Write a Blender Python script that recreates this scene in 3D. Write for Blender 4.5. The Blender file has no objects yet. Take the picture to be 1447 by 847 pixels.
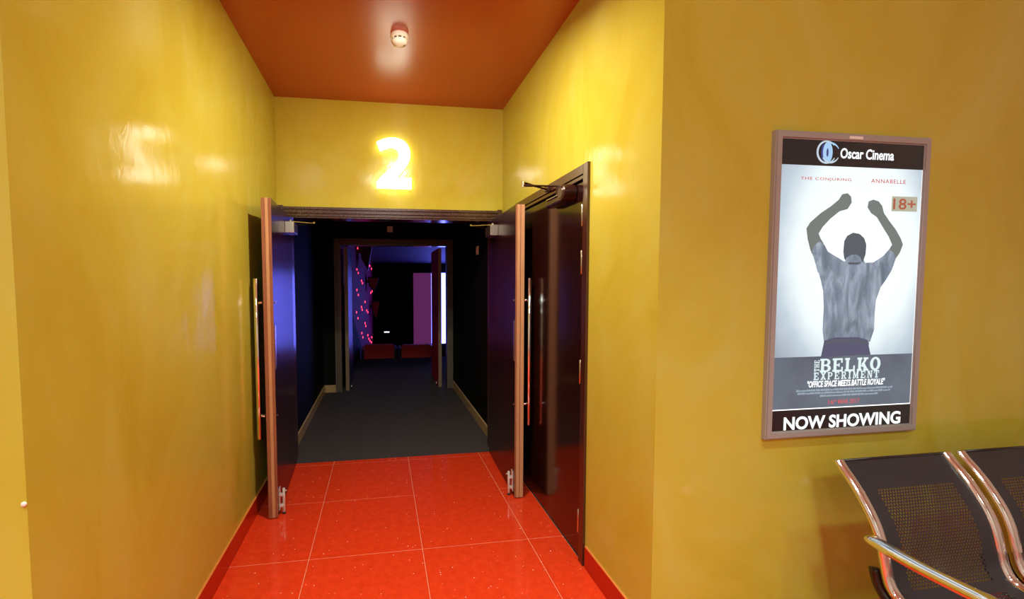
import bpy, bmesh, math, random
from mathutils import Vector, Matrix
random.seed(7)
S = bpy.context.scene
C = S.collection

# ------------------------------------------------------------------ camera
H = 1.45
F, CX, CY = 603.0, 627.16, 432.41
YAW, PITCH, ROLL = 0.14654, 0.052637, 0.0035297
cyw, syw, cp, sp = math.cos(YAW), math.sin(YAW), math.cos(PITCH), math.sin(PITCH)
fw = Vector((syw*cp, cyw*cp, -sp)); rt = Vector((cyw, -syw, 0)); dn = fw.cross(rt)
cr, sr = math.cos(ROLL), math.sin(ROLL)
rt2 = cr*rt + sr*dn; dn2 = -sr*rt + cr*dn
cam_d = bpy.data.cameras.new('camera')
cam = bpy.data.objects.new('camera', cam_d); C.objects.link(cam)
cam_d.sensor_width = 36; cam_d.lens = 36*F/1447
cam_d.shift_x = (723.5-CX)/1447; cam_d.shift_y = (CY-423.5)/1447
cam_d.clip_start = 0.02
M4 = Matrix.Identity(4)
for i in range(3):
    M4[i][0] = rt2[i]; M4[i][1] = -dn2[i]; M4[i][2] = -fw[i]
M4[2][3] = H
cam.matrix_world = M4
S.camera = cam

def at(px, py, axis, val):
    """photo pixel -> point on the world plane axis=val (the surface it lies on)"""
    d = rt2*((px-CX)/F) + dn2*((py-CY)/F) + fw
    o = Vector((0, 0, H)); t = (val-o[axis])/d[axis]
    return o + d*t

# ------------------------------------------------------------------ world, exposure
w = bpy.data.worlds.new('world'); S.world = w; w.use_nodes = True
w.node_tree.nodes['Background'].inputs[0].default_value = (1, .9, .75, 1)
w.node_tree.nodes['Background'].inputs[1].default_value = 0.02
vs = S.view_settings
vs.view_transform = 'Standard'; vs.look = 'None'; vs.gamma = 1; vs.exposure = 0.0
vs.use_curve_mapping = False
SIGN_E = 7.0                       # lit number
SCREEN_E = 12.0
# ceiling lamps, panels and corridor lamp added out of view as fill: (kind, x, y, watts, where)
LAMPS = [('spot', 2.0, -.02, 9, 'above the metal bench'), ('spot', .55, -.02, 26, 'before the corridor mouth'),
         ('spot', -1.3, -.30, 16, 'by the projecting left wall'),
         ('panel', .0, -2.2, 70, 'straight behind the viewer'), ('panel', -1.6, -2.2, 50, 'at the rear left'),
         ('panel', .0, -4.6, 44, 'at the far rear'),
         ('fill_gimbal', .215, 1.94, 37, 'in the corridor')]
LAMP_COL, CORR_COL = (.80, 1, .94), (1, .89, .72)   # cool white lobby lamps, warm added corridor lamp

# ------------------------------------------------------------------ constants of the place
XL, XR = -.793, 1.018              # corridor walls
YB = 3.51                          # wall with the double door
YR, YLF = 1.45, 1.063              # lobby walls right / left of the corridor mouth
ZC = 2.888                         # corridor ceiling
ZL = 4.2                           # lobby ceiling

# ------------------------------------------------------------------ materials
def mat(name, col, rough=.5, metal=0., spec=.5, coat=0., coat_r=.05):
    m = bpy.data.materials.new(name); m.use_nodes = True
    b = m.node_tree.nodes['Principled BSDF']
    b.inputs['Base Color'].default_value = (*col, 1)
    b.inputs['Roughness'].default_value = rough
    b.inputs['Metallic'].default_value = metal
    b.inputs['Specular IOR Level'].default_value = spec
    b.inputs['Coat Weight'].default_value = coat
    b.inputs['Coat Roughness'].default_value = coat_r
    return m
def nd(m, t, **kw):
    n = m.node_tree.nodes.new(t)
    for k, v in kw.items(): setattr(n, k, v)
    return n
def lk(m, a, b): m.node_tree.links.new(a, b)
def bsdf(m): return m.node_tree.nodes['Principled BSDF']
def pos(m, scale=(1, 1, 1)):
    g = nd(m, 'ShaderNodeNewGeometry'); mp = nd(m, 'ShaderNodeMapping')
    mp.inputs['Scale'].default_value = scale
    lk(m, g.outputs['Position'], mp.inputs['Vector']); return mp.outputs['Vector']
def noise(m, vec, scale, detail=3, rough=.5, dist=0.):
    n = nd(m, 'ShaderNodeTexNoise'); n.inputs['Scale'].default_value = scale
    n.inputs['Detail'].default_value = detail; n.inputs['Roughness'].default_value = rough
    n.inputs['Distortion'].default_value = dist
    lk(m, vec, n.inputs['Vector']); return n.outputs['Fac']
def ramp(m, fac, stops):
    r = nd(m, 'ShaderNodeValToRGB'); e = r.color_ramp.elements
    while len(e) > 1: e.remove(e[0])
    for i, (p, c) in enumerate(stops):
        if i == 0: e[0].position = p; e[0].color = (*c, 1)
        else: x = e.new(p); x.color = (*c, 1)
    lk(m, fac, r.inputs['Fac']); return r.outputs['Color']
def bump(m, h, strength, dist=.01):
    b = nd(m, 'ShaderNodeBump'); b.inputs['Strength'].default_value = strength
    b.inputs['Distance'].default_value = dist
    lk(m, h, b.inputs['Height']); lk(m, b.outputs['Normal'], bsdf(m).inputs['Normal'])
    return b
def mathn(m, op, a, b=None):
    n = nd(m, 'ShaderNodeMath', operation=op)
    for i, v in enumerate((a, b)):
        if v is None: continue
        if isinstance(v, (int, float)): n.inputs[i].default_value = v
        else: lk(m, v, n.inputs[i])
    return n.outputs[0]
def emit(name, col, strength):
    m = mat(name, (0.02, .02, .02), .4)
    bsdf(m).inputs['Emission Color'].default_value = (*col, 1)
    bsdf(m).inputs['Emission Strength'].default_value = strength
    return m

MT = {}
def plaster(name, c0, c1, c2):
    m = mat(name, c1, .3, spec=.32)
    v = pos(m, (1, 1, .55))
    n1 = noise(m, v, 2.0, 7, .66, 1.3)
    col = ramp(m, n1, [(.30, c0), (.5, c1), (.70, c2)])
    lk(m, col, bsdf(m).inputs['Base Color'])
    n2 = noise(m, v, 7, 4, .6, 1.2)
    rr = nd(m, 'ShaderNodeMapRange')
    rr.inputs['From Min'].default_value = .35; rr.inputs['From Max'].default_value = .65
    rr.inputs['To Min'].default_value = .08; rr.inputs['To Max'].default_value = .16
    lk(m, n2, rr.inputs['Value']); lk(m, rr.outputs[0], bsdf(m).inputs['Roughness'])
    n3 = noise(m, v, 11, 5, .6, 1.5)
    bump(m, n3, .10, .006)
    return m
MT['yellow'] = plaster('yellow_polished_plaster', (.525, .430, .034), (.565, .485, .056), (.58, .52, .095))
MT['cream_wall'] = mat('cream_wall_paint', (.74, .75, .70), .6)
MT['white_ceil'] = mat('white_ceiling_paint', (.8, .78, .74), .8)
MT['yellow_lobby'] = MT['yellow']
m = MT['ceil'] = mat('orange_red_ceiling_paint', (.46, .075, .020), .27, spec=.9)
bump(m, noise(m, pos(m), 3, 2), .05, .01)
# red quartz tile with glitter
m = MT['tile'] = mat('red_quartz_tile', (.60, .04, .010), .09)
v = pos(m)
vor = nd(m, 'ShaderNodeTexVoronoi'); vor.inputs['Scale'].default_value = 75
lk(m, v, vor.inputs['Vector'])
sep = nd(m, 'ShaderNodeSeparateColor'); lk(m, vor.outputs['Color'], sep.inputs[0])
thr = mathn(m, 'MULTIPLY', mathn(m, 'POWER', sep.outputs[0], 5.0), .22)
spk = mathn(m, 'LESS_THAN', vor.outputs['Distance'], thr)
spk = mathn(m, 'MULTIPLY', spk, mathn(m, 'GREATER_THAN', sep.outputs[1], .55))
base = ramp(m, noise(m, v, 25, 4, .7), [(.3, (.68, .040, .009)), (.7, (.80, .058, .014))])
mx = nd(m, 'ShaderNodeMix', data_type='RGBA')
lk(m, spk, mx.inputs[0]); lk(m, base, mx.inputs[6]); mx.inputs[7].default_value = (.95, .75, .6, 1)
lk(m, mx.outputs[2], bsdf(m).inputs['Base Color'])
bump(m, noise(m, v, 4, 2), .02, .004)
MT['grout'] = mat('pale_tile_joint', (.78, .40, .24), .7)
def wood(name, c0, c1, rough, scale=(28, 28, 1.6), spec=.5, b=.03):
    m = mat(name, c0, rough, spec=spec)
    n = noise(m, pos(m, scale), 3, 5, .65, .4)
    lk(m, ramp(m, n, [(.3, c0), (.7, c1)]), bsdf(m).inputs['Base Color'])
    bump(m, n, b, .002)
    return m
MT['wenge'] = wood('dark_mahogany_veneer', (.014, .003, .003), (.034, .007, .006), .22)
m = MT['wenge']; g_ = noise(m, pos(m, (110, 110, 1.2)), 3, 2, .5); bump(m, g_, .5, .0008)
MT['wenge_frame'] = wood('dark_mahogany_frame', (.040, .010, .006), (.075, .020, .012), .2, spec=1.)
MT['door_side'] = wood('dark_side_door_veneer', (.012, .003, .003), (.026, .006, .004), .14, spec=.9)
MT['lip_dark'] = wood('brown_edge_lipping', (.25, .085, .038), (.36, .14, .068), .4)
MT['lip_tan'] = wood('tan_edge_lipping', (.50, .26, .12), (.62, .35, .18), .4)
MT['inner_frame'] = wood('inner_door_frame_lacquer', (.11, .09, .065), (.17, .145, .11), .2)
MT['inner_edge'] = wood('inner_door_edge_wood', (.22, .16, .09), (.3, .22, .13), .4)
m = MT['black_wall'] = mat('black_wall_fabric', (.007, .008, .007), .75, spec=.06)
bump(m, noise(m, pos(m), 120, 2), .2, .002)
m = MT['carpet'] = mat('dark_navy_carpet', (.018, .020, .026), .95, spec=.1)
n = noise(m, pos(m), 160, 3, .7)
lk(m, ramp(m, n, [(.3, (.045, .037, .036)), (.7, (.090, .076, .074))]), bsdf(m).inputs['Base Color'])
bump(m, n, .5, .004)
MT['cream'] = wood('cream_wood_skirting', (.46, .30, .13), (.55, .38, .18), .45)
m = MT['skirt'] = mat('red_skirting_tile', (.52, .022, .007), .13)
MT['skirt_top'] = mat('orange_tile_edge', (.72, .24, .05), .4)
MT['chrome'] = mat('polished_chrome', (.86, .83, .80), .09, 1)
MT['steel'] = mat('brushed_steel', (.74, .68, .60), .25, 1)
MT['satin'] = mat('satin_bolt_metal', (.80, .78, .74), .28, .45)
MT['brass_steel'] = mat('satin_closer_metal', (.55, .42, .36), .32, 1)
MT['bronze'] = mat('dark_bronze_closer', (.045, .014, .008), .28, .3)
MT['black_plastic'] = mat('black_plastic', (.012, .011, .011), .4)
MT['black_paint'] = mat('black_bracket_paint', (.018, .010, .009), .3)
MT['mesh_black'] = mat('black_powder_coated_steel', (.022, .018, .022), .38)
MT['white'] = mat('off_white_plastic', (.88, .86, .78), .35)
MT['white_switch'] = mat('white_switch_plastic', (.90, .90, .84), .4)
MT['dark_slot'] = mat('dark_slot', (.03, .025, .02), .6)
MT['rubber'] = mat('black_rubber', (.02, .02, .02), .8)
MT['alu'] = mat('anodised_frame_metal', (.40, .38, .365), .35, .15)
MT['sign_face'] = emit('lit_acrylic_face', (1, .92, .70), SIGN_E)
MT['sign_side'] = emit('lit_acrylic_returns', (1, .88, .60), SIGN_E*.6)
MT['sign_halo'] = emit('halo_led_back', (1, .86, .50), 8.)
MT['lens'] = emit('lamp_lens', (1, .86, .62), 9)
MT['lamp_trim'] = mat('white_lamp_trim', (.8, .8, .78), .4)
MT['seat_red'] = mat('red_seat_upholstery', (.80, .045, .028), .7)
MT['purple_wall'] = mat('purple_auditorium_wall', (.50, .018, .10), .7, spec=.1)
MT['purple_panel_glow'] = mat('glowing_purple_panel', (.12, .03, .10), .6)
bsdf(MT['purple_panel_glow']).inputs['Emission Color'].default_value = (.095, .018, .085, 1)  # fabric given its own purple glow in place of light falling on it
bsdf(MT['purple_panel_glow']).inputs['Emission Strength'].default_value = 1.
MT['screen'] = emit('lit_projection_screen', (.13, .15, 1.), SCREEN_E)
MT['led'] = emit('red_led_light', (1, .03, .07), 6)
MT['led_purple'] = emit('purple_led_tube', (.42, .06, .9), 5)
MT['led_blue'] = emit('blue_led_tube', (.12, .14, 1.), 5)
MT['exit'] = emit('white_step_light', (.9, .95, 1), 1.2)
MT['speaker'] = mat('black_speaker_cabinet', (.02, .018, .018), .5)
MT['speaker_red'] = mat('rust_red_speaker_grille', (.62, .09, .03), .7)
MT['inner_leaf_l'] = wood('inner_door_leaf_veneer', (.030, .020, .030), (.045, .03, .045), .25)
MT['inner_leaf_red_lit'] = wood('inner_door_red_light_veneer', (.50, .018, .03), (.62, .025, .04), .5, spec=.25)  # red glow of the wall lights is put into this leaf's colour

# ------------------------------------------------------------------ mesh helpers
def obj(name, bm, material, parent=None, smooth=False):
    me = bpy.data.meshes.new(name); bm.normal_update(); bm.to_mesh(me); bm.free()
    me.materials.append(material)
    if smooth:
        for p in me.polygons: p.use_smooth = True
    o = bpy.data.objects.new(name, me); C.objects.link(o)
    if parent: o.parent = parent
    return o
def tag(o, label, cat=None, group=None, kind=None):
    o['label'] = label
    if cat: o['category'] = cat
    if group: o['group'] = group
    if kind: o['kind'] = kind
    return o
def thing(name, label, cat, loc=(0, 0, 0), rz=0, group=None, kind=None):
    o = bpy.data.objects.new(name, None); C.objects.link(o)
    o.location = loc; o.rotation_euler = (0, 0, rz); o.empty_display_size = .1
    return tag(o, label, cat, group, kind)
def box(bm, x0, x1, y0, y1, z0, z1, bev=0.):
    vs_ = [bm.verts.new((x, y, z)) for z in (z0, z1) for y in (y0, y1) for x in (x0, x1)]
    fs = [bm.faces.new([vs_[i] for i in f]) for f in
          ((0, 2, 3, 1), (4, 5, 7, 6), (0, 1, 5, 4), (2, 6, 7, 3), (0, 4, 6, 2), (1, 3, 7, 5))]
    if bev:
        es = {e for f in fs for e in f.edges}
        bmesh.ops.bevel(bm, geom=list(es), offset=bev, segments=2, affect='EDGES', profile=.5)
    return bm
def B(x0, x1, y0, y1, z0, z1, bev=0.): return box(bmesh.new(), x0, x1, y0, y1, z0, z1, bev)
def lathe(bm, prof, n=28, M=Matrix.Identity(4)):
    rings = []
    for r, z in prof:
        rings.append([bm.verts.new(M @ Vector((r*math.cos(2*math.pi*k/n), r*math.sin(2*math.pi*k/n), z))) for k in range(n)])
    for a, b in zip(rings, rings[1:]):
        for k in range(n): bm.faces.new((a[k], a[(k+1) % n], b[(k+1) % n], b[k]))
    bm.faces.new(list(reversed(rings[0]))); bm.faces.new(rings[-1])
    bmesh.ops.recalc_face_normals(bm, faces=bm.faces)
    return bm
def frame_to(d):
    d = Vector(d).normalized(); return d.to_track_quat('Z', 'Y').to_matrix().to_4x4()
def cyl(bm, a, b, r, n=16, bev=0.):
    a, b = Vector(a), Vector(b); L = (b-a).length
    M = Matrix.Translation(a) @ frame_to(b-a)
    p = [(r, 0), (r, L)] if not bev else [(r-bev, 0), (r, bev), (r, L-bev), (r-bev, L)]
    return lathe(bm, p, n, M)
def sweep(bm, pts, sect, side, taper=None):
    """sweep a closed 2D section (a along `side`, b along the path normal) along pts"""
    pts = [Vector(p) for p in pts]; side = Vector(side).normalized(); rings = []
    for i, p in enumerate(pts):
        t = (pts[min(i+1, len(pts)-1)]-pts[max(i-1, 0)]).normalized()
        nrm = t.cross(side).normalized()
        k = taper[i] if taper else 1.
        rings.append([bm.verts.new(p+side*a*k+nrm*b*k) for a, b in sect])
    n = len(sect)
    for a, b in zip(rings, rings[1:]):
        for k in range(n): bm.faces.new((a[k], a[(k+1) % n], b[(k+1) % n], b[k]))
    bm.faces.new(list(reversed(rings[0]))); bm.faces.new(rings[-1])
    bmesh.ops.recalc_face_normals(bm, faces=bm.faces)
    return bm
def oval(a, b, n=14): return [(a*math.cos(2*math.pi*k/n), b*math.sin(2*math.pi*k/n)) for k in range(n)]
def smooth_path(pts, n=5):
    pts = [Vector(p) for p in pts]; out = []
    for i in range(len(pts)-1):
        p0 = pts[max(i-1, 0)]; p1 = pts[i]; p2 = pts[i+1]; p3 = pts[min(i+2, len(pts)-1)]
        for k in range(n):
            t = k/n
            out.append(.5*((2*p1)+(p2-p0)*t+(2*p0-5*p1+4*p2-p3)*t*t+(-p0+3*p1-3*p2+p3)*t**3))
    out.append(pts[-1]); return out
def slab(bm, poly, y0, y1):
    """polygon in the xz plane, extruded from y1 (back) to y0 (front)"""
    f = [bm.verts.new((x, y0, z)) for x, z in poly]; b = [bm.verts.new((x, y1, z)) for x, z in poly]
    n = len(poly)
    faces = [bm.faces.new(f), bm.faces.new(list(reversed(b)))]
    for k in range(n): bm.faces.new((f[k], b[k], b[(k+1) % n], f[(k+1) % n]))
    bmesh.ops.recalc_face_normals(bm, faces=bm.faces)
    bmesh.ops.triangulate(bm, faces=[x for x in bm.faces if len(x.verts) > 4])
    return bm
def struct(name, bm, m, label, cat): return tag(obj(name, bm, m), label, cat, kind='structure')

# ================================================================== THE ROOM SHELL
# floor: joint bed with tiles
bm = B(-3.6, 4.6, -6.0, 1.45, -.12, -.0006)
box(bm, XL, XR, 1.45, YB, -.12, -.0006)
floor = struct('floor', bm, MT['grout'], 'glossy red quartz tile floor with white glitter specks', 'floor')
G = .0012
xs = [.81-.6*k for k in range(8)][::-1] + [.81+.6*k for k in range(1, 7)]
ys = [2.852-.6*k for k in range(16)]
tile_cache = {}
def tile(x0, x1, y0, y1):
    wx, wy = round(x1-x0, 4), round(y1-y0, 4)
    if (wx, wy) not in tile_cache:
        b = B(-wx/2, wx/2, -wy/2, wy/2, -.012, 0)
        es = [e for e in b.edges if all(v.co.z > -.001 for v in e.verts)]
        bmesh.ops.bevel(b, geom=es, offset=.0003, segments=1, affect='EDGES')
        me = bpy.data.meshes.new('tile'); b.to_mesh(me); b.free(); me.materials.append(MT['tile'])
        tile_cache[(wx, wy)] = me
    o = bpy.data.objects.new('tile', tile_cache[(wx, wy)]); C.objects.link(o)
    o.location = ((x0+x1)/2, (y0+y1)/2, 0); o.parent = floor
# corridor tiles (columns cut at the walls)
cols = [(XL, -.39), (-.39, .21), (.21, .81), (.81, XR)]
rows = [(3.449, YB), (2.852, 3.449), (2.252, 2.852), (1.652, 2.252), (1.45, 1.652)]
for ci, (x0, x1) in enumerate(cols):
    rr = rows if ci != 2 else [rows[0], (2.252, 3.449)] + rows[3:]
    for y0, y1 in rr: tile(x0+G, x1-G, y0+G, y1-G)
# lobby tiles
xe = [-3.6] + [x for x in xs if -3.55 < x < 4.55] + [4.6]
ye = [1.45] + [y for y in ys if -5.95 < y < 1.4] + [-6.0]
for i in range(len(xe)-1):
    for j in range(len(ye)-1):
        tile(xe[i]+G, xe[i+1]-G, ye[j+1]+G, ye[j]-G)

# walls
bm = B(XL-.15, XL, YLF, YB+.15, 0, ZL)
struct('wall_left', bm, MT['yellow'], 'glossy yellow polished plaster wall left of the corridor', 'wall')
struct('wall_lobby_left', B(-3.6, XL-.15, YLF, YLF+.15, 0, ZL), MT['yellow'], 'bright yellow lobby wall strip at the far left edge', 'wall')
# right wall with the side door opening (y 2.0..3.11)
bm = B(XR, XR+.15, YR, 2.0, 0, ZL); box(bm, XR, XR+.15, 3.11, YB+.15, 0, ZC); box(bm, XR, XR+.15, 2.0, 3.11, 2.03, ZC)
struct('wall_right', bm, MT['yellow'], 'yellow polished plaster wall holding the dark side door', 'wall')
struct('wall_lobby_right', B(XR+.15, 4.6, YR, YR+.15, 0, ZL), MT['yellow'], 'yellow lobby wall behind the poster light box and bench', 'wall')
# back wall with the double door opening
bm = B(XL, -.745, YB, YB+.15, 0, ZC); box(bm, .972, XR, YB, YB+.15, 0, ZC); box(bm, -.745, .972, YB, YB+.15, 2.01, ZC)
struct('wall_back', bm, MT['yellow'], 'yellow wall above the double door carrying the lit number', 'wall')
struct('wall_lobby_rear', B(-3.6, 4.6, -6.15, -6.0, 0, ZL), MT['cream_wall'], 'cream lobby wall behind the viewer', 'wall')
struct('wall_lobby_west', B(-3.75, -3.6, -6.0, YLF+.15, 0, ZL), MT['cream_wall'], 'cream lobby side wall out of view on the left', 'wall')
struct('wall_lobby_east', B(4.6, 4.75, -6.0, YR+.15, 0, ZL), MT['cream_wall'], 'cream lobby side wall out of view on the right', 'wall')
struct('wall_lobby_bulkhead', B(XL, XR, YR, YR+.15, ZC+.03, ZL), MT['yellow'], 'yellow wall above the corridor mouth', 'wall')
struct('ceiling_lobby', B(-3.75, 4.75, -6.15, YR+.15, ZL, ZL+.12), MT['white_ceil'], 'high white lobby ceiling with downlights', 'ceiling')
bm = B(XL, XR, YR, YB+.15, ZC, ZC+.03)
struct('ceiling', bm, MT['ceil'], 'satin orange red painted ceiling with the smoke detector', 'ceiling')
# skirting tiles
def skirting(name, bm, top, label):
    o = struct(name, bm, MT['skirt'], label, 'baseboard'); obj('top_edge', top, MT['skirt_top'], o); return o
t = .009; hz = .111
skirting('baseboard_left', B(XL, XL+t, YLF, YB-.02, 0, hz), B(XL, XL+t, YLF, YB-.02, hz, hz+.004), 'red tile skirting along the left corridor wall')
skirting('baseboard_right', B(XR-t, XR, YR-t, 1.972, 0, hz), B(XR-t, XR, YR-t, 1.972, hz, hz+.004), 'red tile skirting right of the corridor before the side door')
skirting('baseboard_lobby_right', B(XR, 4.6, YR-t, YR, 0, hz), B(XR, 4.6, YR-t, YR, hz, hz+.004), 'red tile skirting under the poster wall behind the bench')
skirting('baseboard_lobby_left', B(-3.6, XL+t, YLF-t, YLF, 0, hz), B(-3.6, XL+t, YLF-t, YLF, hz, hz+.004), 'red tile skirting at the far left lobby wall')

# ------------------------------------------------------------------ vestibule shell
VX0, VX1, VY0, VY1 = -.76, .99, YB+.15, 5.79
bm = B(VX0-.1, VX1+.1, YB, VY1+.12, -.12, 0)
struct('floor_vestibule', bm, MT['carpet'], 'dark navy carpet of the vestibule beyond the red tiles', 'carpet')
struct('wall_vestibule_left', B(VX0-.12, VX0, VY0, VY1+.12, 0, 2.5), MT['black_wall'], 'black vestibule wall on the left', 'wall')
struct('wall_vestibule_right', B(VX1, VX1+.12, VY0, VY1+.12, 0, 2.5), MT['black_wall'], 'black vestibule wall on the right with a white switch', 'wall')
bm = B(VX0, -.565, VY1, VY1+.12, 0, 2.5); box(bm, .94, VX1, VY1, VY1+.12, 0, 2.5); box(bm, -.565, .94, VY1, VY1+.12, 1.98, 2.5)
struct('wall_vestibule_back', bm, MT['black_wall'], 'black wall around the inner doorway', 'wall')
struct('ceiling_vestibule', B(VX0-.12, VX1+.12, VY0, VY1+.12, 2.5, 2.6), MT['black_wall'], 'black vestibule ceiling', 'ceiling')
for nm, a, lb in (('baseboard_vestibule_left', (VX0, VX0+.016, VY0, VY1-.016), 'cream wooden skirting on the left vestibule wall'),
                  ('baseboard_vestibule_right', (VX1-.016, VX1, VY0, VY1), 'cream wooden skirting on the right vestibule wall'),
                  ('baseboard_vestibule_back', (VX0, -.605, VY1-.016, VY1), 'short cream skirting beside the inner door frame')):
    struct(nm, B(*a, 0, .10, .003), MT['cream'], lb, 'baseboard')

# ------------------------------------------------------------------ auditorium shell
struct('floor_auditorium', B(-.62, 3.2, VY1+.12, 8.28, -.14, 0), MT['carpet'], 'dark carpet landing inside the auditorium', 'carpet')
bm = bmesh.new()
for k in range(6):
    y0 = 8.28+k*.95; z1 = -.30-.17*k
    box(bm, -.62, 6.2, y0, y0+.95, -1.6, z1)
struct('floor_auditorium_steps', bm, MT['carpet'], 'dark carpeted rows stepping down to the screen', 'carpet')
def wedge_wall(p0, p1, z00, z01, z10, z11, thick):
    b = bmesh.new(); d = (Vector(p1)-Vector(p0)).normalized(); n = Vector((-d.y, d.x))*thick
    P = [(p0, z00), (p1, z10), (p1, z11), (p0, z01)]
    a = [b.verts.new((p[0], p[1], z)) for p, z in P]; c = [b.verts.new((p[0]+n.x, p[1]+n.y, z)) for p, z in P]
    b.faces.new(a); b.faces.new(c[::-1])
    for k in range(4): b.faces.new((a[k], c[k], c[(k+1) % 4], a[(k+1) % 4]))
    bmesh.ops.recalc_face_normals(b, faces=b.faces); return b
W0, W1 = Vector((-.56, VY1+.12)), Vector((-.262, 14.0))
aud_wall = struct('wall_auditorium_left', wedge_wall(W0, W1, -1.6, 3.0, -1.6, 3.0, .1), MT['purple_wall'], 'purple lit auditorium wall dotted with red lights', 'wall')
zd = lambda y: .43-.45*(y-8.5)
obj('dado_panel', wedge_wall(W0+Vector((.02, 0)), Vector((W0+(W1-W0)*.75))+Vector((.02, 0)), -1.6, zd(W0.y), -1.6, zd((W0+(W1-W0)*.75).y), .018), MT['black_wall'], aud_wall)
struct('wall_auditorium_back', B(-.6, 6.3, 14.0, 14.1, -1.6, 3.0), MT['black_wall'], 'black far wall of the auditorium', 'wall')
struct('wall_auditorium_right', B(6.2, 6.3, VY1+.12, 14.0, -1.6, 3.0), MT['black_wall'], 'black far side wall of the auditorium', 'wall')
struct('wall_auditorium_entrance', B(VX1+.12, 6.3, VY1, VY1+.12, -1.6, 3.0), MT['black_wall'], 'black entrance wall of the auditorium', 'wall')
bm = bmesh.new()
a = [bm.verts.new(v) for v in ((-.7, VY1+.12, 2.95), (6.3, VY1+.12, 2.95), (6.3, 14, 2.10), (-.7, 14, 2.10))]
c = [bm.verts.new(v.co+Vector((0, 0, .1))) for v in a]
bm.faces.new(a[::-1]); bm.faces.new(c)
for k in range(4): bm.faces.new((a[k], a[(k+1) % 4], c[(k+1) % 4], c[k]))
MT['aud_ceil'] = mat('dark_auditorium_ceiling', (.06, .05, .09), .7)
struct('ceiling_auditorium', bm, MT['aud_ceil'], 'dark sloping auditorium ceiling washed in blue', 'ceiling')

# ================================================================== DOOR FRAMES
# main frame: corner posts, ridged head
fr = thing('trim_1', 'dark mahogany frame around the double doorway with ridged head', 'door frame', (0, 0, 0), kind='structure')
for nm, x0, x1 in (('post', -.785, -.745), ('post', .972, 1.010)):
    obj(nm, B(x0, x1, YB-.018, YB, 0, 2.062, .002), MT['wenge_frame'], fr)
for x0, x1 in ((-.745, -.70), (.93, .972)):
    obj('jamb', B(x0, x1, YB-.010, YB+.15, 0, 2.01), MT['wenge_frame'], fr)
steps = [(2.032, 2.052, .022), (2.022, 2.032, .010), (2.004, 2.022, .020), (1.995, 2.004, .008), (1.980, 1.995, .016), (1.968, 1.980, .004)]
for z0, z1, d in steps:
    obj('head_moulding', B(-.745, .972, YB-d, YB+.05, z0, z1, .0015), MT['wenge_frame'], fr)
obj('head_jamb', B(-.70, .93, YB+.05, YB+.15, 1.968, 2.01), MT['wenge_frame'], fr)

# side door frame on the right wall
sf = thing('trim_2', 'dark mahogany frame around the closed side door', 'door frame', (0, 0, 0), kind='structure')
obj('post', B(XR-.014, XR+.05, 1.985, 2.034, 0, 2.042, .002), MT['wenge_frame'], sf)
obj('post', B(XR-.014, XR+.05, 3.075, 3.122, 0, 2.042, .002), MT['wenge_frame'], sf)
obj('head', B(XR-.014, XR+.05, 2.034, 3.075, 1.994, 2.042, .002), MT['wenge_frame'], sf)
obj('stop_bead', B(XR-.008, XR+.05, 2.036, 3.073, 1.972, 1.992, .002), MT['wenge_frame'], sf)
obj('stop_bead', B(XR-.008, XR+.05, 2.036, 2.044, 0, 1.972, .001), MT['wenge_frame'], sf)

# inner frame at the end of the vestibule, ridged
nf = thing('trim_3', 'dark ridged frame of the inner doorway at the vestibule end', 'door frame', (0, 0, 0), kind='structure')
for k, (o0, o1, d) in enumerate(((0, .030, .026), (.030, .052, .012), (.052, .082, .022))):
    x0, x1, z1 = -.605+o0, .978-o0, 2.043-o0
    obj('architrave', B(x0, x0+(o1-o0), VY1-d, VY1, 0, z1, .003), MT['inner_frame'], nf)
    obj('architrave', B(x1-(o1-o0), x1, VY1-d, VY1, 0, z1, .003), MT['inner_frame'], nf)
    obj('architrave', B(x0+(o1-o0), x1-(o1-o0), VY1-d, VY1, z1-(o1-o0), z1, .003), MT['inner_frame'], nf)
for x0, x1 in ((-.565, -.523), (.896, .94)): obj('jamb', B(x0, x1, VY1, VY1+.12, 0, 1.98), MT['inner_frame'], nf)
obj('head_jamb', B(-.523, .896, VY1, VY1+.12, 1.955, 1.98), MT['inner_frame'], nf)

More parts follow.
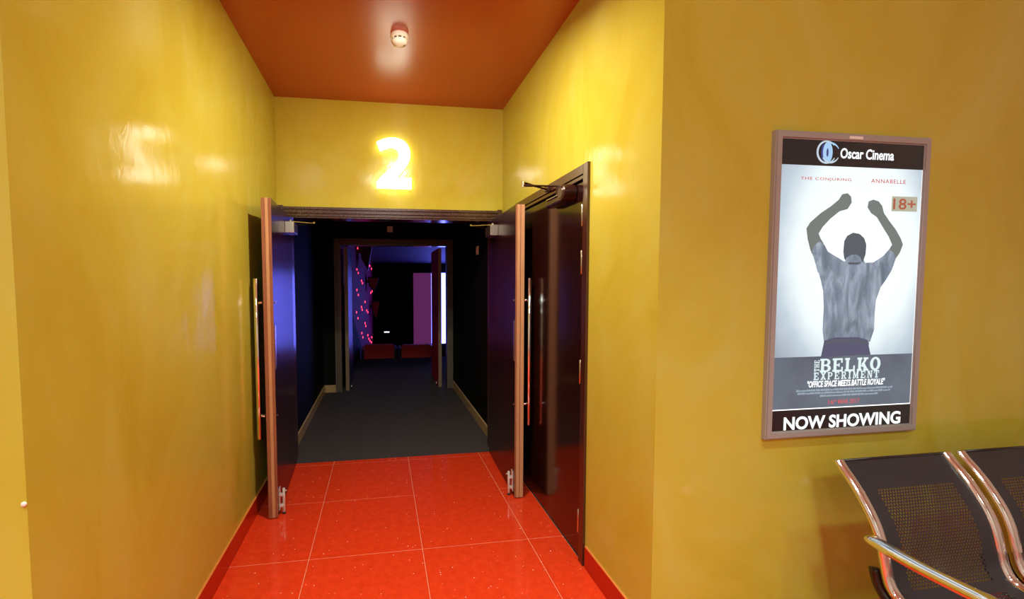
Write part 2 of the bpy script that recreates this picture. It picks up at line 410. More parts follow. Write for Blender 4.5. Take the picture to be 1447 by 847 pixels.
# ================================================================== DOUBLE DOOR LEAVES (open into the corridor)
def big_leaf(name, label, hinge, ang, L, T, s, hx, hoff):
    """s=-1: left leaf (outer face towards -x).  local: inner face x=0, leaf runs along -y"""
    d = thing(name, label, 'door', (hinge[0], hinge[1], 0), ang, kind='structure')
    X = lambda a, b: (min(s*a, s*b), max(s*a, s*b))
    z0, z1 = .007, 1.962
    obj('leaf', B(*X(.0, T), -L+.009, 0, z0, z1, .001), MT['wenge'], d)
    e = [(0, .30, 'lip_dark'), (.30, .62, 'lip_tan'), (.62, 1., 'lip_dark')] if s < 0 else [(0, .16, 'lip_dark'), (.16, .52, 'lip_tan'), (.52, .60, 'lip_dark'), (.60, 1., 'lip_tan')]
    for i, (a, b, mm) in enumerate(e):
        obj('edge_lipping', B(*X(a*T, b*T), -L-(.002 if i % 2 else 0), -L+.009, z0, z1, .0012), MT[mm], d)
    # pull handle on the outer face
    yh = -L+hoff; xh = s*(T+hx)
    h = obj('pull_handle', cyl(bmesh.new(), (xh, yh, .492), (xh, yh, 1.483), .0155, 20, .002), MT['chrome'], d, True)
    tag(h, 'long chrome pull bar')
    for z in (.636, 1.336):
        obj('standoff', cyl(bmesh.new(), (s*T, yh, z), (s*(T+hx), yh, z), .008, 12), MT['chrome'], h, True)
        obj('fixing_bolt', cyl(bmesh.new(), (0, yh, z), (-s*.006, yh, z), .007, 10, .002), MT['steel'], d)
    # latch plate on the inner face
    obj('latch_plate', B(*X(-.004, 0), -L+.018, -L+.052, .93, 1.20, .001), MT['steel'], d)
    # foot bolt
    fb = thing_part('foot_bolt', d)
    yb = -L+.055
    obj('back_plate', B(*X(-.004, 0), yb-.02, yb+.022, .03, .17, .001), MT['satin'], fb)
    obj('bolt_rod', cyl(bmesh.new(), (-s*.026, yb, .008), (-s*.026, yb, .165), .0085, 12, .002), MT['satin'], fb, True)
    for z in (.055, .125):
        obj('guide', B(*X(-.026, -.004), yb-.012, yb+.012, z-.008, z+.008, .002), MT['satin'], fb)
    obj('catch_lever', cyl(bmesh.new(), (-s*.026, yb, .150), (-s*.045, yb-.006, .150), .004, 8), MT['satin'], fb)
    obj('rubber_foot', cyl(bmesh.new(), (-s*.026, yb, .0015), (-s*.026, yb, .012), .011, 12, .001), MT['rubber'], fb)
    # overhead closer on the inner face
    cl = thing_part('door_closer', d)
    yc = -.30 if s < 0 else -.30
    obj('closer_body', B(*X(-.060, 0), yc+.004, yc+.20, 1.818, 1.894, .004), MT['brass_steel'], cl)
    obj('end_cap', B(*X(-.061, 0), yc, yc+.006, 1.816, 1.896, .002), MT['steel'], cl)
    ar = bmesh.new(); a0 = Vector((-s*.03, yc+.05, 1.900)); a1 = Vector((-s*.185, yc+.16, 1.905))
    side = Vector((0, 0, 1))
    sweep(ar, [a0, (a0+a1)/2, a1], oval(.004, .009, 10), side)
    obj('closer_arm', ar, MT['steel'], cl)
    ar = bmesh.new(); a2 = Vector((-s*.06, .005, 1.912)); sweep(ar, [a1+Vector((0, 0, .008)), (a1+a2)/2, a2], oval(.004, .009, 10), side)
    obj('closer_link', ar, MT['steel'], cl)
    obj('pivot_knob', cyl(bmesh.new(), a0-Vector((0, 0, .006)), a0+Vector((0, 0, .012)), .012, 12), MT['steel'], cl)
    return d
def thing_part(name, parent):
    o = bpy.data.objects.new(name, None); C.objects.link(o); o.parent = parent; o.empty_display_size = .05; return o
big_leaf('door_1', 'open dark mahogany door leaf left of the doorway beside the yellow wall', (-.684, 3.488), .0525, .80, .056, -1, .048, .045)
big_leaf('door_2', 'open dark mahogany door leaf right of the doorway in front of the side door', (.903, 3.488), -.0345, .785, .058, 1, .044, .030)

# ================================================================== SIDE DOOR (closed)
sd = thing('door_3', 'closed dark maroon side door in the right corridor wall', 'door', (0, 0, 0), kind='structure')
obj('leaf', B(XR+.002, XR+.045, 2.049, 3.068, .008, 1.962, .001), MT['door_side'], sd)
for z0, z1 in ((1.735, 1.848), (1.494, 1.615), (.928, 1.056), (.138, .268)):
    hg = obj('hinge', B(XR-.006, XR+.004, 2.046, 2.060, z0, z1, .001), MT['steel'], sd)
    obj('hinge_barrel', cyl(bmesh.new(), (XR-.006, 2.052, z0+.002), (XR-.006, 2.052, z1-.002), .0055, 10, .001), MT['steel'], hg, True)
cl = thing_part('door_closer', sd)
bm = bmesh.new(); cyl(bm, (XR-.075, 2.165, 1.925), (XR+.002, 2.165, 1.925), .043, 24, .006)
obj('closer_drum', bm, MT['bronze'], cl)
bm = cyl(bmesh.new(), (XR-.072, 2.165, 1.925), (XR-.078, 2.165, 1.925), .030, 20, .002); obj('drum_cap', bm, MT['bronze'], cl)
obj('closer_body', B(XR-.058, XR+.002, 2.175, 2.42, 1.884, 1.926, .012), MT['bronze'], cl)
obj('cover_strip', B(XR-.060, XR-.045, 2.24, 2.40, 1.925, 1.932, .002), MT['steel'], cl)
obj('pinion', cyl(bmesh.new(), (XR-.03, 2.30, 1.922), (XR-.03, 2.30, 1.992), .012, 12), MT['bronze'], cl)
el = at(739, 262.5, 2, 1.995)
pv = Vector((XR-.03, 2.30, 1.992))
bm = sweep(bmesh.new(), [pv, (pv+el)/2, el], oval(.006, .012, 10), (0, 0, 1), [.7, .8, 1.1]); obj('main_arm', bm, MT['bronze'], cl)
sh = Vector((XR-.02, 2.46, 2.005)); el2 = el+Vector((0, 0, .016))
bm = sweep(bmesh.new(), [el2, (el2+sh)/2, sh], oval(.006, .012, 10), (0, 0, 1), [1.1, .8, .7]); obj('fore_arm', bm, MT['bronze'], cl)
obj('arm_shoe', B(XR-.034, XR-.0, 2.435, 2.49, 1.995, 2.02, .004), MT['bronze'], cl)
obj('elbow_screw', cyl(bmesh.new(), el-Vector((0, 0, .008)), el2+Vector((0, 0, .008)), .010, 12), MT['steel'], cl)

# ================================================================== INNER DOOR LEAVES (open into the auditorium)
def inner_leaf(name, label, x0, x1, mm, s):
    d = thing(name, label, 'door', ((x0+x1)/2, VY1+.03, 0), 0, kind='structure')
    hw = (x1-x0)/2
    obj('leaf', B(-hw, hw, .010, .80, .008, 1.93, .001), mm, d)
    obj('edge_lipping', B(-hw-.001, hw+.001, 0, .010, .008, 1.93, .001), MT['inner_edge'], d)
    obj('floor_stop', cyl(bmesh.new(), (s*(hw+.02), .10, .0), (s*(hw+.02), .10, .06), .012, 12, .002), MT['steel'], d, True)
    return d
inner_leaf('door_4', 'open inner door leaf with a blue lit face on the left', -.478, -.432, MT['inner_leaf_l'], 1)
inner_leaf('door_5', 'open inner door leaf with red light painted on its face on the right', .782, .826, MT['inner_leaf_red_lit'], -1)

# ================================================================== LIT NUMBER
def P2(zx, zy):   # from the enlarged crop of the number to the wall
    v = at(520+zx/8.475, 180+zy/8.475, 1, YB-.05); return (v.x, v.z)
outer = [(103, 178), (140, 157), (185, 140), (235, 128), (285, 124), (335, 128), (385, 142), (430, 166), (468, 205), (492, 250), (505, 300), (505, 345), (496, 390), (475, 440), (440, 490), (400, 540), (362, 585), (345, 605),
         (520, 607), (520, 738), (104, 724), (104, 655), (150, 600), (210, 545), (270, 490), (320, 440), (352, 395), (370, 345), (370, 305), (358, 270), (335, 247), (305, 234), (270, 231), (230, 238), (190, 252), (145, 275)]
cpt = at(560, 230, 1, YB)
sg = thing('number_sign', 'glowing white number 2 on the yellow wall above the doorway', 'sign', (cpt.x, YB, 2.21))
poly = [(P2(*p)[0]-cpt.x, P2(*p)[1]-2.21) for p in outer]
fc = obj('lit_face', slab(bmesh.new(), poly, -.052, -.046), MT['sign_face'], sg)
cx_ = sum(p[0] for p in poly)/len(poly); cz_ = sum(p[1] for p in poly)/len(poly)
obj('returns', slab(bmesh.new(), poly, -.046, -.026), MT['sign_side'], sg)
obj('halo_back', slab(bmesh.new(), [(cx_+(x-cx_)*.97, cz_+(z-cz_)*.97) for x, z in poly], -.0262, -.0232), MT['sign_halo'], sg)
for px_, pz_ in ((-.06, .03), (.08, .03), (.07, .30), (.0, .36)):
    obj('wall_spacer', cyl(bmesh.new(), (px_, -.018, pz_), (px_, 0, pz_), .006, 8), MT['steel'], sg)

# ================================================================== SMOKE DETECTOR
dp = at(564.5, 51, 2, ZC-.006)
sm = thing('smoke_detector', 'round white smoke detector on the orange red ceiling', 'smoke detector', (dp.x, dp.y, ZC))
obj('base', lathe(bmesh.new(), [(.050, 0), (.052, -.004), (.052, -.022), (.049, -.026), (.046, -.026)], 36), MT['white'], sm, False)
obj('vent_ring', lathe(bmesh.new(), [(.042, -.026), (.042, -.036)], 36), MT['dark_slot'], sm)
for k in range(10):
    a = 2*math.pi*k/10; b = B(.040, .046, -.004, .004, -.037, -.025)
    bmesh.ops.rotate(b, verts=b.verts, cent=(0, 0, 0), matrix=Matrix.Rotation(a, 3, 'Z')); obj('vent_rib', b, MT['white'], sm)
obj('cap', lathe(bmesh.new(), [(.047, -.035), (.046, -.042), (.040, -.052), (.028, -.059), (.012, -.062), (.003, -.0625)], 36), MT['white'], sm, True)
obj('indicator', lathe(bmesh.new(), [(.004, -.058), (.004, -.062), (.002, -.064)], 10, Matrix.Translation((.026, -.005, 0))), MT['dark_slot'], sm)

# ================================================================== POSTER LIGHT BOX
PX0, PX1, PZ0, PZ1 = 1.474, 2.182, .836, 2.022
PF = YR-.0215                           # front face plane
PP = PF+.007                            # print plane, a little behind the frame face
lb = thing('poster_light_box', 'backlit film poster light box in a metal frame on the yellow wall', 'poster', ((PX0+PX1)/2, YR, PZ0))
def LP(o):
    o.parent = lb; o.location = Vector((0, 0, 0))-Vector(lb.location); return o
FWD = .030
def rail(name, p):
    b = bmesh.new()
    x0, x1, z0, z1 = PX0, PX1, PZ0, PZ1; i = FWD
    outr = {'b': [(x0, z0), (x1, z0), (x1-i, z0+i), (x0+i, z0+i)], 't': [(x0, z1), (x0+i, z1-i), (x1-i, z1-i), (x1, z1)],
            'l': [(x0, z0), (x0+i, z0+i), (x0+i, z1-i), (x0, z1)], 'r': [(x1, z0), (x1, z1), (x1-i, z1-i), (x1-i, z0+i)]}[p]
    slab(b, outr, PF, YR)
    es = [e for e in b.edges if all(abs(v.co.y-PF) < 1e-5 for v in e.verts) and (abs(e.verts[0].co.x-e.verts[1].co.x) < 1e-5 or abs(e.verts[0].co.z-e.verts[1].co.z) < 1e-5)]
    bmesh.ops.bevel(b, geom=es, offset=.005, segments=2, affect='EDGES')
    return LP(obj(name, b, MT['alu'], smooth=False))
for p in 'btlr': rail('frame_rail', p)
LP(obj('back_box', B(PX0+.012, PX1-.012, PP+.002, YR-.001, PZ0+.012, PZ1-.012), MT['black_plastic']))
ap = at(1210, 196, 1, PF)
LP(obj('maker_plate', B(ap.x-.030, ap.x+.030, PF-.0012, PF+.0002, PZ1-.021, PZ1-.011), MT['white_switch']))
def pv_(px, py):
    v = at(px, py, 1, PP); return v.x, v.z
zA = pv_(1105, 232)[1]                 # header / print boundary
zB = pv_(1092.5, 581)[1]               # print / footer boundary
zD = pv_(1095, 506)[1]                 # picture / title block boundary
IX0, IX1, IZ0, IZ1 = PX0+FWD-.004, PX1-FWD+.004, PZ0+FWD-.004, PZ1-FWD+.004
def eprint(name, col, strength=1.): return emit(name, col, strength)
MT['hdr'] = mat('black_header_acrylic', (.010, .008, .009), .12)
bsdf(MT['hdr']).inputs['Emission Color'].default_value = (.5, .55, .6, 1); bsdf(MT['hdr']).inputs['Emission Strength'].default_value = .012
# backlit paper: tone of the print varies (grey at edges)
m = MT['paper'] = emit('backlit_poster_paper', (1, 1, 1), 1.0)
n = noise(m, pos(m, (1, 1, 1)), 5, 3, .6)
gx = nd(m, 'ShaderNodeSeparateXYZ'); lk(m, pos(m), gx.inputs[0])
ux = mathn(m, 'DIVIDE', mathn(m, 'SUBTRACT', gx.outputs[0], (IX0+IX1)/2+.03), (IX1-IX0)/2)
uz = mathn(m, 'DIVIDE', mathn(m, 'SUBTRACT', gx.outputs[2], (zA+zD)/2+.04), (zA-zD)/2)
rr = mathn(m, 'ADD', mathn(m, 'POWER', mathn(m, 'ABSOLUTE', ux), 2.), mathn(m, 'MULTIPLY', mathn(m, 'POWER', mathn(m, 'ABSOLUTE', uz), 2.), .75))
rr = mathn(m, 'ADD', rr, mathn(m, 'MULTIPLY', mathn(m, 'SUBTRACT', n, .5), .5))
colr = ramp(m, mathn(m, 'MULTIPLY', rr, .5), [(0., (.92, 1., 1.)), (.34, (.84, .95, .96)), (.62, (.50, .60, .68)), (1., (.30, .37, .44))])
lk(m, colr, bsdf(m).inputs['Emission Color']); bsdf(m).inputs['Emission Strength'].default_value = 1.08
m = MT['titleblk'] = emit('poster_title_block', (.10, .14, .19), 1.)
n = noise(m, pos(m), 4, 3, .6)
lk(m, ramp(m, n, [(.3, (.075, .10, .14)), (.7, (.135, .175, .22))]), bsdf(m).inputs['Emission Color'])
MT['p_white'] = eprint('backlit_white_print', (.95, 1, 1), 1.3)
MT['p_white_soft'] = eprint('backlit_white_small_print', (.80, .95, .96), .95)
MT['p_grey'] = eprint('backlit_grey_small_print', (.30, .38, .46), 1.)
MT['p_red'] = eprint('backlit_red_print', (.62, .11, .12), 1.)
MT['p_red2'] = eprint('backlit_rating_print', (.42, .10, .05), 1.)
MT['p_tag'] = eprint('backlit_rating_patch', (.45, .44, .33), 1.)
MT['p_blue'] = eprint('backlit_pale_blue_print', (.38, .62, .90), 1.)
MT['p_navy'] = eprint('backlit_navy_print', (.03, .05, .22), 1.)
MT['p_silver'] = eprint('backlit_silver_print', (.55, .66, .75), 1.)
m = MT['p_shirt'] = eprint('backlit_grey_blue_print', (.2, .25, .33), 1.)
n = noise(m, pos(m, (9, 1, 2.5)), 3, 4, .6, .6)
lk(m, ramp(m, n, [(.35, (.12, .165, .22)), (.5, (.20, .255, .33)), (.7, (.38, .45, .55))]), bsdf(m).inputs['Emission Color'])
MT['p_skin'] = eprint('backlit_dim_olive_print', (.16, .19, .18), 1.)
MT['p_hair'] = eprint('backlit_dark_slate_print', (.075, .10, .125), 1.)
MT['p_trouser'] = eprint('backlit_dark_violet_print', (.075, .085, .16), 1.)
MT['p_glow'] = eprint('light_box_gap_glow', (1, 1, .97), 1.6)

LP(obj('header_panel', B(IX0, IX1, PP, PP+.003, zA, IZ1), MT['hdr']))
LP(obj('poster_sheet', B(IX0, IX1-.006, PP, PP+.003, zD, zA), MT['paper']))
LP(obj('title_block', B(IX0, IX1-.006, PP, PP+.003, zB+.003, zD), MT['titleblk']))
LP(obj('footer_panel', B(IX0, IX1, PP, PP+.003, IZ0, zB-.001), MT['hdr']))
LP(obj('light_gap', B(IX1-.006, IX1, PP+.0005, PP+.003, zB+.003, zA), MT['p_glow']))
LP(obj('light_gap', B(IX0, IX1, PP+.0005, PP+.003, zB-.001, zB+.003), MT['p_glow']))

def flat(name, polys, y, m, thick=.0006, label=None):
    b = bmesh.new()
    for p in polys: slab(b, p, y-thick, y)
    o = LP(obj(name, b, m))
    if label: o['label'] = label
    return o
def text_bm(txt, offs=0., shear=0., space=1.):
    cu = bpy.data.curves.new('t', 'FONT'); cu.body = txt; cu.offset = offs; cu.shear = shear
    cu.space_character = space; cu.resolution_u = 4; cu.fill_mode = 'FRONT'
    o = bpy.data.objects.new('t', cu); C.objects.link(o)
    dg = bpy.context.evaluated_depsgraph_get(); me = bpy.data.meshes.new_from_object(o.evaluated_get(dg))
    b = bmesh.new(); b.from_mesh(me)
    bpy.data.objects.remove(o); bpy.data.curves.remove(cu); bpy.data.meshes.remove(me)
    return b
def fit(b, x0, x1, z0, z1, y, rot=False):
    """fit a bmesh lying in xy into an xz rectangle at depth y"""
    for v in b.verts:
        if rot: v.co = Vector((-v.co.y, v.co.x, 0))
    xs_ = [v.co.x for v in b.verts]; ys_ = [v.co.y for v in b.verts]
    a0, a1, b0, b1 = min(xs_), max(xs_), min(ys_), max(ys_)
    for v in b.verts:
        v.co = Vector((x0+(v.co.x-a0)/(a1-a0)*(x1-x0), y, z0+(v.co.y-b0)/(b1-b0)*(z1-z0)))
    return b
def span(p0, p1):
    """two opposite photo corners of a line of print -> x0,x1,z0,z1 on the print plane"""
    (xa, za), (xb, zb) = pv_(*p0), pv_(*p1)
    return min(xa, xb), max(xa, xb), min(za, zb), max(za, zb)
def word(name, txt, x0, x1, z0, z1, m, offs=0., shear=0., space=1., y=None, rot=False):
    return LP(obj(name, fit(text_bm(txt, offs, shear, space), x0, x1, z0, z1, PP-.0014 if y is None else y, rot), m))
# slab lettering built from strokes
def R_(x0, y0, x1, y1): return [(x0, y0), (x1, y0), (x1, y1), (x0, y1)]
st = lambda x=.10, w=.26: [R_(x, 0, x+w, 1), R_(x-.10, 0, x+w+.08, .15), R_(x-.10, .85, x+w+.08, 1)]
def ring(x0, y0, x1, y1, tx, ty, n=20):
    out = []; cx, cy = (x0+x1)/2, (y0+y1)/2; ax, ay = (x1-x0)/2, (y1-y0)/2
    for k in range(n):
        a, b = 2*math.pi*k/n, 2*math.pi*(k+1)/n
        out.append([(cx+ax*math.cos(a), cy+ay*math.sin(a)), (cx+ax*math.cos(b), cy+ay*math.sin(b)),
                    (cx+(ax-tx)*math.cos(b), cy+(ay-ty)*math.sin(b)), (cx+(ax-tx)*math.cos(a), cy+(ay-ty)*math.sin(a))])
    return out
def arcD(x0, y0, x1, y1, tx, ty, n=10):
    out = []; cy = (y0+y1)/2; ay = (y1-y0)/2
    for k in range(n):
        a, b = -math.pi/2+math.pi*k/n, -math.pi/2+math.pi*(k+1)/n
        ax = x1-x0
        out.append([(x0+ax*math.cos(a), cy+ay*math.sin(a)), (x0+ax*math.cos(b), cy+ay*math.sin(b)),
                    (x0+(ax-tx)*math.cos(b), cy+(ay-ty)*math.sin(b)), (x0+(ax-tx)*math.cos(a), cy+(ay-ty)*math.sin(a))])
    return out
GL = {
 'B': st()+[R_(.3, .87, .55, 1), R_(.3, .45, .55, .57), R_(.3, 0, .55, .13)]+arcD(.52, .45, .92, 1, .25, .13)+arcD(.52, 0, .98, .57, .27, .13),
 'E': st()+[R_(.2, .86, .9, 1), R_(.76, .66, .9, 1), R_(.2, .44, .62, .56), R_(.54, .36, .64, .64), R_(.2, 0, .94, .14), R_(.80, 0, .94, .36)],
 'L': st()+[R_(.2, 0, .92, .14), R_(.77, 0, .92, .42)],
 'K': st()+[[(.34, .36), (.70, .95), (.94, .95), (.50, .28)], [(.42, .56), (.60, .70), (1.0, .05), (.68, .05)], R_(.56, .86, 1., 1), R_(.58, 0, 1.05, .14)],
 'O': ring(0, -.02, .98, 1.02, .28, .16),
 'X': [[(.05, .05), (.33, .05), (.92, .95), (.64, .95)], [(.05, .95), (.33, .95), (.95, .05), (.67, .05)], R_(0, 0, .42, .14), R_(.58, 0, 1, .14), R_(0, .86, .42, 1), R_(.58, .86, 1, 1)],
 'P': st()+[R_(.3, .87, .55, 1), R_(.3, .38, .55, .5)]+arcD(.52, .38, .94, 1, .25, .13),
 'R': st()+[R_(.3, .87, .55, 1), R_(.3, .42, .55, .54)]+arcD(.52, .42, .9, 1, .25, .13)+[[(.45, .45), (.68, .45), (.95, .05), (.66, .05)], R_(.62, 0, 1.02, .14)],
 'I': [R_(.12, 0, .38, 1), R_(0, 0, .5, .15), R_(0, .85, .5, 1)],
 'M': [R_(.08, 0, .26, 1), R_(.82, 0, 1.06, 1), R_(0, 0, .36, .14), R_(.72, 0, 1.14, .14), R_(0, .86, .3, 1), R_(.84, .86, 1.14, 1), [(.1, 1), (.36, 1), (.60, .25), (.50, .05)], [(.78, 1), (.98, 1), (.60, .05), (.50, .2)]],
 'N': [R_(.08, 0, .25, 1), R_(.74, 0, .92, 1), R_(0, 0, .36, .14), R_(0, .86, .3, 1), R_(.62, .86, 1.02, 1), [(.1, 1), (.38, 1), (.92, 0), (.66, 0)]],
 'T': [R_(.36, 0, .64, 1), R_(.22, 0, .78, .14), R_(0, .86, 1, 1), R_(0, .62, .14, 1), R_(.86, .62, 1, 1)],
 'H': [R_(.08, 0, .34, 1), R_(.66, 0, .92, 1), R_(0, 0, .42, .15), R_(.58, 0, 1, .15), R_(0, .85, .42, 1), R_(.58, .85, 1, 1), R_(.2, .43, .8, .57)],
}
ADV = {'I': .66, 'M': 1.3, 'K': 1.16, 'R': 1.16}
def slab_word(name, txt, x0, x1, z0, z1, m, gap=.0, rot=False, y=None):
    polys = []; x = 0
    for ch in txt:
        for p in GL[ch]: polys.append([(x+a, b) for a, b in p])
        x += ADV.get(ch, 1.1)+gap
    if rot: polys = [[(-b, a) for a, b in p] for p in polys]
    xs_ = [a for p in polys for a, _ in p]; zs_ = [b for p in polys for _, b in p]
    a0, a1, b0, b1 = min(xs_), max(xs_), min(zs_), max(zs_)
    b_ = bmesh.new(); yy = PP-.0014 if y is None else y
    for p in polys:
        b_.faces.new([b_.verts.new((x0+(a-a0)/(a1-a0)*(x1-x0), yy, z0+(c-b0)/(b1-b0)*(z1-z0))) for a, c in p])
    return LP(obj(name, b_, m))
# header
x0, x1, z0, z1 = span((1187.6, 210), (1262.5, 226))
word('header_lettering', 'Oscar Cinema', x0, x1, z0-.004, z1+.002, MT['p_white'], offs=.022, shear=.06)
def circ(px, py, rx, rz, n=28): 
    cx, cz = pv_(px, py); return [(cx+rx*math.cos(2*math.pi*k/n), cz+rz*math.sin(2*math.pi*k/n)) for k in range(n)]
def ring_poly(px, py, r, t0, t1, a0, a1, n=24):
    cx, cz = pv_(px, py); out = []
    for k in range(n):
        a, b = a0+(a1-a0)*k/n, a0+(a1-a0)*(k+1)/n
        ta, tb = t0+(t1-t0)*abs(math.sin(math.pi*k/n)), t0+(t1-t0)*abs(math.sin(math.pi*(k+1)/n))
        out.append([(cx+r*math.cos(a), cz+r*math.sin(a)), (cx+r*math.cos(b), cz+r*math.sin(b)), (cx+(r-tb)*math.cos(b), cz+(r-tb)*math.sin(b)), (cx+(r-ta)*math.cos(a), cz+(r-ta)*math.sin(a))])
    return out
lg = flat('logo_eye', [circ(1169.6, 215.6, .0215, .040)], PP, MT['p_blue'])
flat('logo_pupil', [circ(1169.0, 215.8, .0045, .016)], PP-.0007, MT['p_navy'])
flat('logo_shade', [circ(1163.6, 215.2, .010, .031)], PP, MT['p_navy'], .0003)
flat('logo_ring', ring_poly(1167.6, 215.2, .044, .003, .008, math.radians(40), math.radians(330)), PP-.0007, MT['p_silver'])
flat('logo_ring', ring_poly(1173.4, 216.2, .040, .002, .007, math.radians(-150), math.radians(-25)), PP-.0007, MT['p_silver'])
flat('logo_ring', ring_poly(1173.4, 216.2, .040, .002, .006, math.radians(25), math.radians(130)), PP-.0007, MT['p_blue'])
# picture: a plain generic figure seen from behind (flat shapes)
def Z(zx, zy): return pv_(1120+zx/6.05, 260+zy/6.05)
def Z2(zx, zy): return pv_(1130+zx/6.053, 380+zy/6.053)
fig = [('figure_arm', 'p_skin', [[Z(165, 600), Z(150, 560), Z(128, 470), Z(118, 380), Z(150, 330), Z(240, 250), Z(330, 190), Z(395, 135), Z(425, 88), Z(470, 80), Z(500, 110), Z(505, 160), Z(470, 215), Z(400, 235), Z(320, 300), Z(255, 370), Z(222, 425), Z(240, 470), Z(265, 510)]]),
       ('figure_arm', 'p_skin', [[Z(880, 640), Z(915, 590), Z(942, 520), Z(925, 470), Z(880, 390), Z(820, 310), Z(780, 250), Z(765, 190), Z(735, 150), Z(690, 135), Z(650, 150), Z(640, 200), Z(670, 250), Z(720, 285), Z(770, 370), Z(820, 450), Z(850, 520), Z(825, 560)]]),
       ('figure_shirt', 'p_shirt', [[Z2(205, 620), Z2(195, 520), Z2(205, 330), Z2(200, 190), Z2(180, 100), Z2(160, 30), Z(215, 760), Z(185, 650), Z(165, 590), Z(180, 530), Z(230, 492), Z(270, 520), Z(300, 580), Z(400, 640), Z(440, 665), Z(480, 640), Z(600, 640), Z(620, 675), Z(690, 672), Z(770, 620), Z(825, 560), Z(865, 590), Z(880, 640), Z(845, 740), Z(790, 830), Z2(745, 80), Z2(690, 160), Z2(650, 270), Z2(640, 380), Z2(635, 520), Z2(600, 625)]]),
       ('figure_head', 'p_hair', [[Z(440, 640), Z(432, 580), Z(440, 490), Z(465, 445), Z(515, 418), Z(570, 428), Z(610, 465), Z(628, 520), Z(622, 600), Z(600, 665), Z(560, 690), Z(480, 690)]]),
       ('figure_trousers', 'p_trouser', [[Z2(180, 752), Z2(195, 680), Z2(208, 615), Z2(300, 588), Z2(500, 585), Z2(580, 610), Z2(592, 680), Z2(604, 735)]])]
for i, (nm, mm, pl) in enumerate(fig): flat(nm, pl, PP-.0002*i, MT[mm], .0004)
flat('figure_collar', [[Z(445, 672), Z(455, 635), Z(500, 606), Z(540, 604), Z(575, 625), Z(590, 672)]], PP-.0012, MT['p_shirt'], .0004)
flat('figure_belt', [[Z2(212, 632), Z2(300, 606), Z2(500, 602), Z2(588, 628), Z2(590, 650), Z2(500, 622), Z2(300, 626), Z2(210, 655)]], PP-.0012, MT['p_hair'], .0004)
# small print
x0, x1, z0, z1 = span((1172.5, 245.5), (1240, 249.0)); word('credit_line', 'FROM THE PRODUCERS OF', x0, x1, z0, z1+.004, MT['p_white'], .01)
x0, x1, z0, z1 = span((1131, 252), (1202.3, 257)); word('film_lettering', 'THE CONJURING', x0, x1, z0-.002, z1+.006, MT['p_red'], .012, space=1.15)
x0, x1, z0, z1 = span((1230.5, 255), (1279.2, 260)); word('film_lettering', 'ANNABELLE', x0, x1, z0-.001, z1+.006, MT['p_red'], .012, space=1.15)
x0, x1, z0, z1 = span((1260.6, 277.5), (1295.2, 299.5)); flat('rating_patch', [[(x0, z0), (x1, z0), (x1, z1), (x0, z1)]], PP, MT['p_tag'])
x0, x1, z0, z1 = span((1262.0, 280.5), (1293.0, 297)); word('rating_lettering', '18+', x0, x1, z0, z1, MT['p_red2'], .014)
# title block
x0, x1, z0, z1 = span((1158.7, 507.0), (1243.2, 523.5)); slab_word('title_lettering', 'BELKO', x0, x1, z0, z1, MT['p_white_soft'], .02)
x0, x1, z0, z1 = span((1150.6, 509.5), (1157.0, 525.5)); slab_word('title_lettering', 'THE', x0, x1, z0, z1, MT['p_white_soft'], .06, rot=True)
x0, x1, z0, z1 = span((1149.6, 527.2), (1241.3, 533.3)); slab_word('title_lettering', 'EXPERIMENT', x0, x1, z0-.001, z1+.001, MT['p_white_soft'], .22)
x0, x1, z0, z1 = span((1140.5, 541.0), (1249.6, 541.5)); word('tag_line', '"OFFICE SPACE MEETS BATTLE ROYALE"', x0, x1, z0-.005, z1+.006, MT['p_white'], .03, .15)
x0, x1, z0, z1 = span((1186, 545.2), (1207, 544.8)); flat('rule_line', [[(x0, z0), (x1, z0), (x1, z0+.003), (x0, z0+.003)]], PP, MT['p_white_soft'])
rows_ = [(1125, 1260.5, 551.0, 549.0), (1127, 1257.5, 555.2, 552.8), (1158.5, 1240, 558.6, 557.2)]
for a, b, yl, yr in rows_:                # unreadable small credits: blurred runs of type
    xa, za = pv_(a, yl); xb, zb = pv_(b, yr); zz = (za+zb)/2; polys = []; x = xa
    while x < xb-.004:
        wd = random.uniform(.008, .026); hh = random.choice((.0075, .0075, .0055))
        polys.append([(x, zz-.0035), (min(x+wd, xb), zz-.0035), (min(x+wd, xb), zz-.0035+hh), (x, zz-.0035+hh)]); x += wd+random.uniform(.0015, .0035)
    flat('credit_block', polys, PP, MT['p_grey'])
x0, x1, z0, z1 = span((1170.2, 567.8), (1214, 566.8)); xm = x0+(x1-x0)
zt = (z0+z1)/2; wdt = x1-x0
word('date_lettering', '16', x0, x0+wdt*.165, zt-.009, zt+.009, MT['p_red'], .02)
word('date_lettering', 'th', x0+wdt*.175, x0+wdt*.26, zt+.000, zt+.009, MT['p_red'], .02)
word('date_lettering', 'MAR 2017', x0+wdt*.31, x1, zt-.009, zt+.009, MT['p_red'], .02)
x0, x1, z0, z1 = span((1107.3, 590.5), (1271.2, 600)); word('footer_lettering', 'NOW SHOWING', x0, x1, pv_(1107, 609.0)[1]+.001, pv_(1107, 590)[1], MT['p_white'], .030)

kids = [c for c in C.objects if c.parent == lb]
def sub(part, names):
    p = next(c for c in kids if c.name.split('.')[0] == part)
    for c in kids:
        if c.name.split('.')[0] in names: c.parent = p; c.location = (0, 0, 0)
sub('header_panel', ('header_lettering', 'logo_eye', 'logo_pupil', 'logo_shade', 'logo_ring'))
sub('poster_sheet', ('figure_arm', 'figure_shirt', 'figure_head', 'figure_trousers', 'figure_collar', 'figure_belt', 'credit_line', 'film_lettering', 'rating_patch', 'rating_lettering'))
sub('title_block', ('title_lettering', 'tag_line', 'rule_line', 'credit_block', 'date_lettering'))
sub('footer_panel', ('footer_lettering',))
